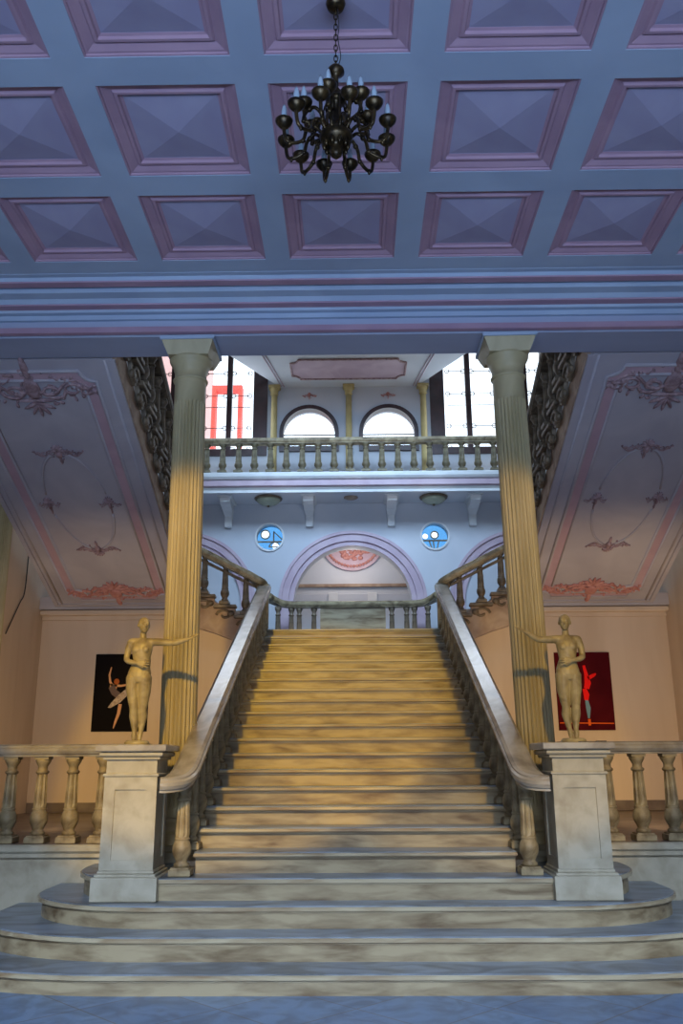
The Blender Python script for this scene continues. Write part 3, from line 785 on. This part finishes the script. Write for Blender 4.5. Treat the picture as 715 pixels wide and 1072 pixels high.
# ---------------------------------------------------------------- stucco ornament maker (local x, y on the surface, z outward)
def cluster(w, h, seed, n=40):
    rd = random.Random(seed); mb = MB()
    for s in SX:
        for (x0, y0, r0, tw, dr) in ((.30, .05, .20, 1.4, 1), (.62, .0, .17, 1.3, -1), (.82, .02, .10, 1.2, 1)):
            pts = []; rr = []
            for i in range(15):
                a = i / 14 * tw * 2 * PI; r = r0 * (1 - .75 * i / 14)
                pts.append((s * (x0 + r * math.cos(a)) * w, (y0 + dr * r * math.sin(a) * w / h * .8) * h, .012)); rr.append(.012 * (1 - .3 * i / 14) * w / .4)
            mb.tube(pts, rr, 6)
        pts = [(s * u * w, (.22 * math.sin(u * 7) - .1 + .1 * u) * h, .01) for u in [i / 10 for i in range(11)]]
        mb.tube(pts, [.014 * w / .4 * (1 - .6 * i / 10) for i in range(11)], 6)
        for k in range(n // 2):
            u = rd.random() ** 1.2; x = u * w; yv = rd.uniform(-1, 1) * h * (1 - .65 * u) * .55
            a = rd.random() * PI; rt = Matrix.Rotation(s * a, 3, 'Z')
            mb.ell((s * x, yv, .008), (.055 * w * rd.uniform(.6, 1.2), .025 * w, .022), 8, 5, rot=rt)
    for k in range(7):
        a = PI * (k / 6); rt = Matrix.Rotation(a - PI / 2, 3, 'Z')
        mb.ell((.12 * w * math.cos(a), (.28 + .26 * math.sin(a)) * h, .012), (.022 * w + .006, .22 * h, .028), 8, 6, rot=rt)
    mb.ell((0, -.05 * h, .015), (.13 * w, .30 * h, .04), 10, 6)
    mb.ell((0, -.55 * h, .01), (.06 * w, .34 * h, .03), 8, 6)
    return mb

# ---------------------------------------------------------------- return flights with stucco soffits
Y0, Z0, Y1, Z1 = 13.38, 3.86, 8.64, 5.735
SL = math.hypot(Y0 - Y1, Z1 - Z0); ANG = math.atan2(Z1 - Z0, Y0 - Y1)
for s, nm in ((-1, 'white tutu'), (1, 'maroon')):
    red = 'stucco' if s < 0 else 'stuccored'
    t = thing('stair_flight', 'upper stair flight with stucco oval on its underside, above the %s poster' % nm, 'stairs', (s * 3.605, Y0, Z0), 'upper return flights')
    # local frame: u across (towards outer side), v up the slope, n downwards out of the soffit
    ax_u = Vector((s, 0, 0)); ax_v = Vector((0, -math.cos(ANG), math.sin(ANG))); ax_n = Vector((0, -math.sin(ANG), -math.cos(ANG)))
    MT = Matrix((ax_u, ax_v, ax_n)).transposed().to_4x4()
    def loc(mb): mb.v = [tuple(MT @ Vector(p)) for p in mb.v]; return mb
    Wd = 1.0
    loc(MB().box(-Wd, Wd, 0, SL, -.16, 0)).build('soffit', M['soffit'], t)
    # stepped top
    stp = MB()
    for k in range(13):
        ya = -(k * (Y0 - Y1) / 13); yb = -((k + 1) * (Y0 - Y1) / 13); za = (k + 1) * (Z1 - Z0) / 13
        stp.box(-Wd + .02, Wd - .02, yb, ya, za + .03, za + .28)
    stp.build('steps', M['tread'], t)
    # edge fillets
    e = MB()
    for a in (-1, 1):
        e.box(a * Wd - .03, a * Wd + .03, 0, SL, -.15, .025)
        e.tube([(a * (Wd - .09), .02, .004), (a * (Wd - .09), SL, .004)], .016, 6)
    e.box(-Wd + .03, Wd - .03, 0, .05, -.05, .02)
    loc(e).build('edge_moulding', M['soffit'], t)
    pi, po = .60, .75
    def frame_path(h, a, b, r): 
        return notched(-h, h, a, b, r, 6)
    A = frame_path(pi, .30, SL - .30, .16); B = frame_path(po, .16, SL - .16, .16)
    n = len(A)
    band = MB().add([(x, y, .006) for x, y in A] + [(x, y, .006) for x, y in B], [(i, (i + 1) % n, n + (i + 1) % n, n + i) for i in range(n)])
    loc(band).build('panel_band', M['soffitpink'], t)
    mo = MB().tube([(x, y, .008) for x, y in A], .02, 6, closed=True).tube([(x, y, .008) for x, y in B], .022, 6, closed=True)
    loc(mo).build('panel_moulding', M['soffit'], t)
    vc = SL * .50; ru, rv = .40, 1.02
    for k in range(4):
        a0 = k * PI / 2 + .22; a1 = (k + 1) * PI / 2 - .22
        ov = MB().tube([(ru * math.cos(a0 + (a1 - a0) * i / 14), vc + rv * math.sin(a0 + (a1 - a0) * i / 14), .006) for i in range(15)], .017, 6)
        loc(ov).build('oval_moulding', M['soffit'], t)
    for k, (du, dv, ww, hh) in enumerate(((0, rv, .31, .22), (0, -rv, .31, .22), (ru, 0, .15, .22), (-ru, 0, .15, .22))):
        c = cluster(ww, hh, 11 + k, 16)
        c.v = [(x + du, (y if k != 1 else -y) + vc + dv, z) for x, y, z in c.v]
        loc(c).build('stucco_spray', M['stucco'], t)
    c = cluster(.74, .42, 5, 90); c.v = [(x, y * 1 + .38, z) for x, y, z in c.v]; loc(c).build('stucco_garland', M['stuccored'], t)
    c = cluster(.74, .58, 6, 90); c.v = [(x, -y + SL - .44, z) for x, y, z in c.v]; loc(c).build('stucco_garland', M['stucco'], t)
    # inner stringer with a carved bracket under each step
    sx = -s * Wd      # inner edge in local X (towards stair axis)
    st = MB().prism([(0, 0), (Y1 - Y0, Z1 - Z0), (Y1 - Y0, Z1 - Z0 + .30), (0, .30)], lambda y, z: (sx - s * .0, y, z), lambda y, z: (sx - s * .05, y, z))
    st.build('stringer', M['stringer'], t)
    for k in range(13):
        ya = -((k + .35) * (Y0 - Y1) / 13); za = (k + .35) * (Z1 - Z0) / 13 + .33
        br = MB()
        pts = [(sx - s * .10, ya + .16 * math.cos(a) * (1 - i / 16), za - .02 + .13 * math.sin(a) * (1 - i / 16)) for i, a in enumerate([j * PI / 6 for j in range(13)])]
        br.tube(pts, .030, 6)
        br.prism([(ya - .20, za + .10), (ya + .20, za + .10), (ya + .20, za - .02), (ya + .05, za - .12), (ya - .12, za - .06)], lambda y, z: (sx - s * .055, y, z), lambda y, z: (sx - s * .10, y, z))
        br.box(sx - s * .16, sx - s * .04, ya - .20, ya + .20, za + .10, za + .15, .008)
        br.ell((sx - s * .10, ya - .12, za - .04), (.04, .07, .06), 8, 6)
        br.build('bracket', M['darkstone'], t)
    # balustrade of that flight
    b = thing('balustrade', 'shade-darkened balustrade on the inner edge of upper flight above the %s poster' % nm, 'balustrade', (s * 3.605 + sx - s * .10, Y0, Z0 + .48), 'upper flight balustrades')
    pb = None
    for k in range(13):
        ya = -((k + .35) * (Y0 - Y1) / 13); za = (k + .35) * (Z1 - Z0) / 13
        if pb is None: pb = baluster_mesh(.74, .075, b, M['darkstone']); pb.location = (0, ya, za + .002)
        else: copy_deep(pb, (0, ya, za + .002), b)
    MB().sweep([(0, -.02, .81), (0, Y1 - Y0, Z1 - Z0 + .81)], scalep(RAILP, .9, 1)).build('rail', M['darkstone'], b)

# ---------------------------------------------------------------- lateral flights from the landing
for s, nm in ((-1, 'white tutu poster'), (1, 'maroon poster')):
    t = thing('stair_flight', 'short side flight off the landing towards the %s' % nm, 'stairs', (s * 1.52, 13.64, ZL), 'side flights off the landing')
    for k in range(3):
        MB().box(s * (.02 + .33 * k), s * .975, .16, 3.3, .001 + .165 * k, .165 * (k + 1)).build('step', M['tread'], t)
    sp = [(-.06, -.34), (.30, -.20), (.62, -.07), (.97, .04), (.97, .58), (.66, .50), (.66, .42), (.33, .33), (.33, .25), (0, .17), (-.06, .05)]
    MB().prism([(s * x, z) for x, z in sp], lambda x, z: (x, -.13, z), lambda x, z: (x, -.022, z)).build('stringer', M['stringer'], t)
    for k in range(3):
        x = .16 + .33 * k; z = .13 + .165 * k
        br = MB()
        br.box(s * (x - .19), s * (x + .17), -.24, -.09, z + .02, z + .07, .008)
        br.tube([(s * (x + .13 * math.cos(a) * (1 - i / 16)), -.13, z - .08 + .09 * math.sin(a) * (1 - i / 16)) for i, a in enumerate([j * PI / 6 for j in range(13)])], .024, 6)
        br.ell((s * (x - .10), -.13, z - .06), (.06, .04, .05), 8, 6)
        br.build('bracket', M['darkstone'], t)
    b = thing('balustrade', 'balustrade of the short side flight off the landing towards the %s' % nm, 'balustrade', (s * 1.52, 13.48, ZL), 'side flight balustrades')
    pb = None
    for k in range(3):
        x = .16 + .33 * k; z = .205 + .165 * k
        if pb is None: pb = baluster_mesh(.66, .07, b, M['darkstone']); pb.location = (s * x, 0, z)
        else: copy_deep(pb, (s * x, 0, z), b)
    rp = smooth_path([(s * -.07, .14, .70), (s * -.02, .04, .75), (s * .12, 0, .84)], 4)[:-1] + [Vector((s * .12, 0, .84)), Vector((s * 1.0, 0, 1.29))]
    MB().sweep(rp, RAILP).build('rail', M['baluster'], b)
    MB().sweep([(s * .02, 0, .66), (s * .98, 0, 1.14)], scalep(RAILP, .35, .35)).build('middle_rail', M['darkstone'], b)

# ---------------------------------------------------------------- landing rear balustrade
b = thing('balustrade', 'low balustrade at the rear of the landing in front of the arch', 'balustrade', (0, 16.45, ZL))
MB().sweep(smooth_path([(-1.62, -.3, 1.0), (-1.5, -.1, .95), (-1.25, 0, .89), (-.6, 0, .88), (.6, 0, .88), (1.25, 0, .89), (1.5, -.1, .95), (1.62, -.3, 1.0)], 5), RAILP).build('rail', M['baluster'], b)
MB().box(-.62, .62, -.05, .05, .001, .82, .01).build('panel', M['step'], b)
pb = None
for x in (-1.42, -1.17, -1.02, -.74, .74, 1.02, 1.17, 1.42):
    if pb is None: pb = baluster_mesh(.83, .07, b, M['darkstone']); pb.location = (x, 0 if abs(x) < 1.3 else -.06, .001)
    else: copy_deep(pb, (x, 0 if abs(x) < 1.3 else -.06, .001), b)

# ---------------------------------------------------------------- balcony
YF = 16.15
bl = thing('balcony', 'white balcony with moulded front edge above the arch', 'balcony', (0, YF, 6.55))
def bpart(prof, name, m): return xprism(MB(), prof, -4.85, 4.85).build(name, m, bl)
bpart([(.10, 0), (.84, 0), (.84, .33), (.02, .33), (.02, .10)], 'slab', M['upper'])
bpart([(.0, .10), (-.04, .12), (-.04, .22), (.0, .24), (.019, .24), (.019, .10)], 'pink_fascia', M['archpink'])
bpart([(-.05, .26), (-.08, .30), (-.08, .35), (.10, .35), (.10, .331), (.0, .331), (.0, .25)], 'top_moulding', M['white'])
bpart([(.04, .0), (.04, .05), (.0, .09), (.019, .09), (.09, .01), (.09, 0)], 'lower_moulding', M['white'])
for i, px in enumerate((-2.50, -.86, .79, 2.43)):
    mb = MB()
    prof = [(.84, -.50), (.77, -.49), (.74, -.28), (.62, -.19), (.35, -.16), (.22, -.12), (.20, -.03), (.84, -.03)]
    mb.prism(prof, lambda y, z: (px - .07 - .03 * (z > -.25), y, z), lambda y, z: (px + .07 + .03 * (z > -.25), y, z))
    mb.box(px - .15, px + .15, .16, .839, -.03, -.002, .006)
    mb.build('bracket', M['white'], bl)
bb = thing('balustrade', 'pale ochre balustrade along the balcony above the arch', 'balustrade', (UX, YF + .08, 6.902))
MB().sweep([(-4.75, 0, .72), (4.75, 0, .72)], scalep(RAILP, .95, 1)).build('rail', M['baluster'], bb)
MB().box(-4.75, 4.75, -.08, .08, 0, .06, .008).build('bottom_rail', M['white'], bb)
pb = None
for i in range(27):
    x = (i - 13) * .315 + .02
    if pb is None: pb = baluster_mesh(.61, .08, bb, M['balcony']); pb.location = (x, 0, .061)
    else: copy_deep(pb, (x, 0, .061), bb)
# dome lamps and medallion under the balcony
for x, nm in ((-1.66, 'under the balcony near the white tutu poster side'), (1.62, 'under the balcony near the maroon poster side')):
    t = thing('ceiling_light', 'round bowl ceiling light ' + nm, 'lamp', (x, 16.55, 6.549), 'bowl lights under the balcony')
    MB().lathe([(.26, 0), (.28, -.015), (.27, -.04), (.24, -.045)], 28).build('rim', M['darkstone'], t)
    MB().lathe([(.24, -.04), (.225, -.08), (.17, -.12), (.09, -.15), (.02, -.158)], 28).build('bowl', M['lamp'], t)
    MB().lathe([(.02, -.155), (.03, -.17), (.02, -.19), (.005, -.195)], 12).build('finial', M['darkstone'], t)
tag(MB().lathe([(.14, 0), (.14, -.015), (.11, -.03), (.05, -.035), (.01, -.05)], 24).build('ceiling_rose', M['stringer']), 'small brown ceiling rose under the balcony between the bowl lights', 'ceiling rose').location = (-.02, 16.55, 6.548)
# pilasters and little emblems on the upper rear wall
for x, nm in ((UX, 'slim ochre pilaster between the two arched windows'), (UX - 1.56, 'slim ochre pilaster left of the left arched window'), (UX + 1.56, 'slim ochre pilaster right of the right arched window')):
    t = thing('pilaster', nm, 'pilaster', (x, YB - .002, 6.9), 'upper wall pilasters')
    MB().lathe([(.075, .12), (.07, .2), (.062, 2.0)], 16, c=(0, -.105, 0)).build('shaft', M['pilaster'], t)
    MB().box(-.1, .1, -.17, 0, 0, .08, .006).lathe([(.095, .08), (.095, .10), (.078, .12)], 16, c=(0, -.105, 0)).build('base', M['pilaster'], t)
    MB().lathe([(.062, 2.0), (.085, 2.02), (.07, 2.04), (.10, 2.14), (.10, 2.16)], 16, c=(0, -.105, 0)).box(-.12, .12, -.19, 0, 2.16, 2.225, .006).build('capital', M['pilaster'], t)
for x, nm in ((UX - .83, 'left'), (UX + .83, 'right')):
    c = cluster(.16, .10, 3, 12)
    o = c.build('emblem', M['stuccored']); o.rotation_euler = (PI / 2, 0, 0); o.location = (x, YB - .004, 8.93)
    tag(o, 'small stucco emblem above the %s arched window' % nm, 'ornament', 'window emblems')

# ---------------------------------------------------------------- chandelier
t = thing('chandelier', 'dark bronze chandelier with candle bulbs hanging on a chain', 'chandelier', (CX, 4.36, 4.80))
B = M['bronze']
MB().lathe([(.015, 1.22), (.05, 1.225), (.062, 1.26), (.05, 1.31), (.03, 1.335)], 20).build('canopy', B, t)
ch = MB()
for i in range(11):
    z = .80 + i * .04
    pts = []
    for k in range(10):
        a = 2 * PI * k / 10; u = .011 * math.cos(a); vv = .026 * math.sin(a)
        pts.append((u, 0, z + vv) if i % 2 else (0, u, z + vv))
    ch.tube(pts, .0035, 5, closed=True)
ch.build('chain', B, t)
MB().tube(smooth_path([(.012, 0, 1.23), (.02, .01, 1.1), (.014, -.01, .98), (.03, 0, .86), (.012, 0, .78)], 5), .003, 5).build('cord', M['cable'], t)
MB().lathe([(.004, .79), (.03, .78), (.05, .755), (.052, .735), (.03, .715), (.016, .70), (.016, .62), (.03, .60), (.022, .58), (.05, .55), (.065, .53), (.05, .51), (.03, .50), (.034, .42), (.028, .36), (.055, .335), (.085, .30), (.10, .27), (.09, .235), (.05, .21), (.03, .19), (.04, .17), (.03, .14), (.01, .12)], 24).build('stem', B, t)
ct = MB()
for k in range(10):
    a = 2 * PI * k / 10; c, s_ = math.cos(a), math.sin(a)
    ct.tube([(.055 * c, .055 * s_, .53), (.075 * c, .075 * s_, .46), (.07 * c, .07 * s_, .38), (.085 * c, .085 * s_, .30)], .006, 5)
    ct.ell((.07 * c, .07 * s_, .21), (.014, .014, .03), 8, 6)
ct.build('cage', B, t)
def arm(a, rad, zc, z0):
    c, s_ = math.cos(a), math.sin(a)
    p = [(.08, z0), (.13, z0 + .05), (.18, z0 + .01), (.20, z0 - .06), (rad - .06, zc - .13), (rad - .015, zc - .12), (rad, zc - .05), (rad, zc)]
    P = smooth_path([(r * c, r * s_, z) for r, z in p], 4)
    mb = MB().tube(P, .011, 7)
    mb.ell((.165 * c, .165 * s_, z0 + .025), .017, 8, 6); mb.ell((.20 * c, .20 * s_, z0 - .065), .015, 8, 6)
    mb.lathe([(.004, -.155), (.012, -.14), (.010, -.12)], 8, c=((rad - .035) * c, (rad - .035) * s_, zc))
    o = mb.build('arm', B, t)
    MB().lathe([(.012, -.04), (.028, -.03), (.048, -.005), (.053, .012), (.046, .018), (.015, .012), (.014, .035), (.012, .036)], 16, c=(rad * c, rad * s_, zc)).build('drip_cup', B, o)
    MB().lathe([(.012, .03), (.016, .04), (.017, .075), (.012, .105), (.004, .125)], 12, c=(rad * c, rad * s_, zc)).build('candle_bulb', M['bulb'], o)
for k in range(12): arm(2 * PI * (k + .5) / 12, .315, .31, .27)
for k in range(6): arm(2 * PI * (k + .3) / 6, .20, .46, .40)

# ---------------------------------------------------------------- cable on the left wall, building outside
tag(MB().tube(smooth_path([(-4.878, 12.75, 5.0), (-4.878, 12.72, 4.5), (-4.878, 12.7, 3.95), (-4.878, 12.55, 3.75), (-4.878, 12.15, 3.25)], 5), .009, 6).build('cable', M['cable']), 'thin black cable running down the wall beside the leftmost column', 'cable')
t = thing('building', 'pale pink house with red window frame seen through the tall left window', 'building', (-5.2, 24, 0))
MB().box(-5, .55, 0, 3, 0, 14.5).build('house_wall', M['facade'], t)
fr = MB(); 
for (x0, x1) in ((1.05, 1.95),):
    ring_frame(fr, [(x0, 9.9), (x1, 9.9), (x1, 12.35), (x0, 12.35)], [(x0 + .12, 10), (x1 - .12, 10), (x1 - .12, 12.2), (x0 + .12, 12.2)], -.05, .3)
fr.box(.56, 2.2, .0, .2, 9.5, 9.89)
fr.build('red_frame', M['facadered'], t)
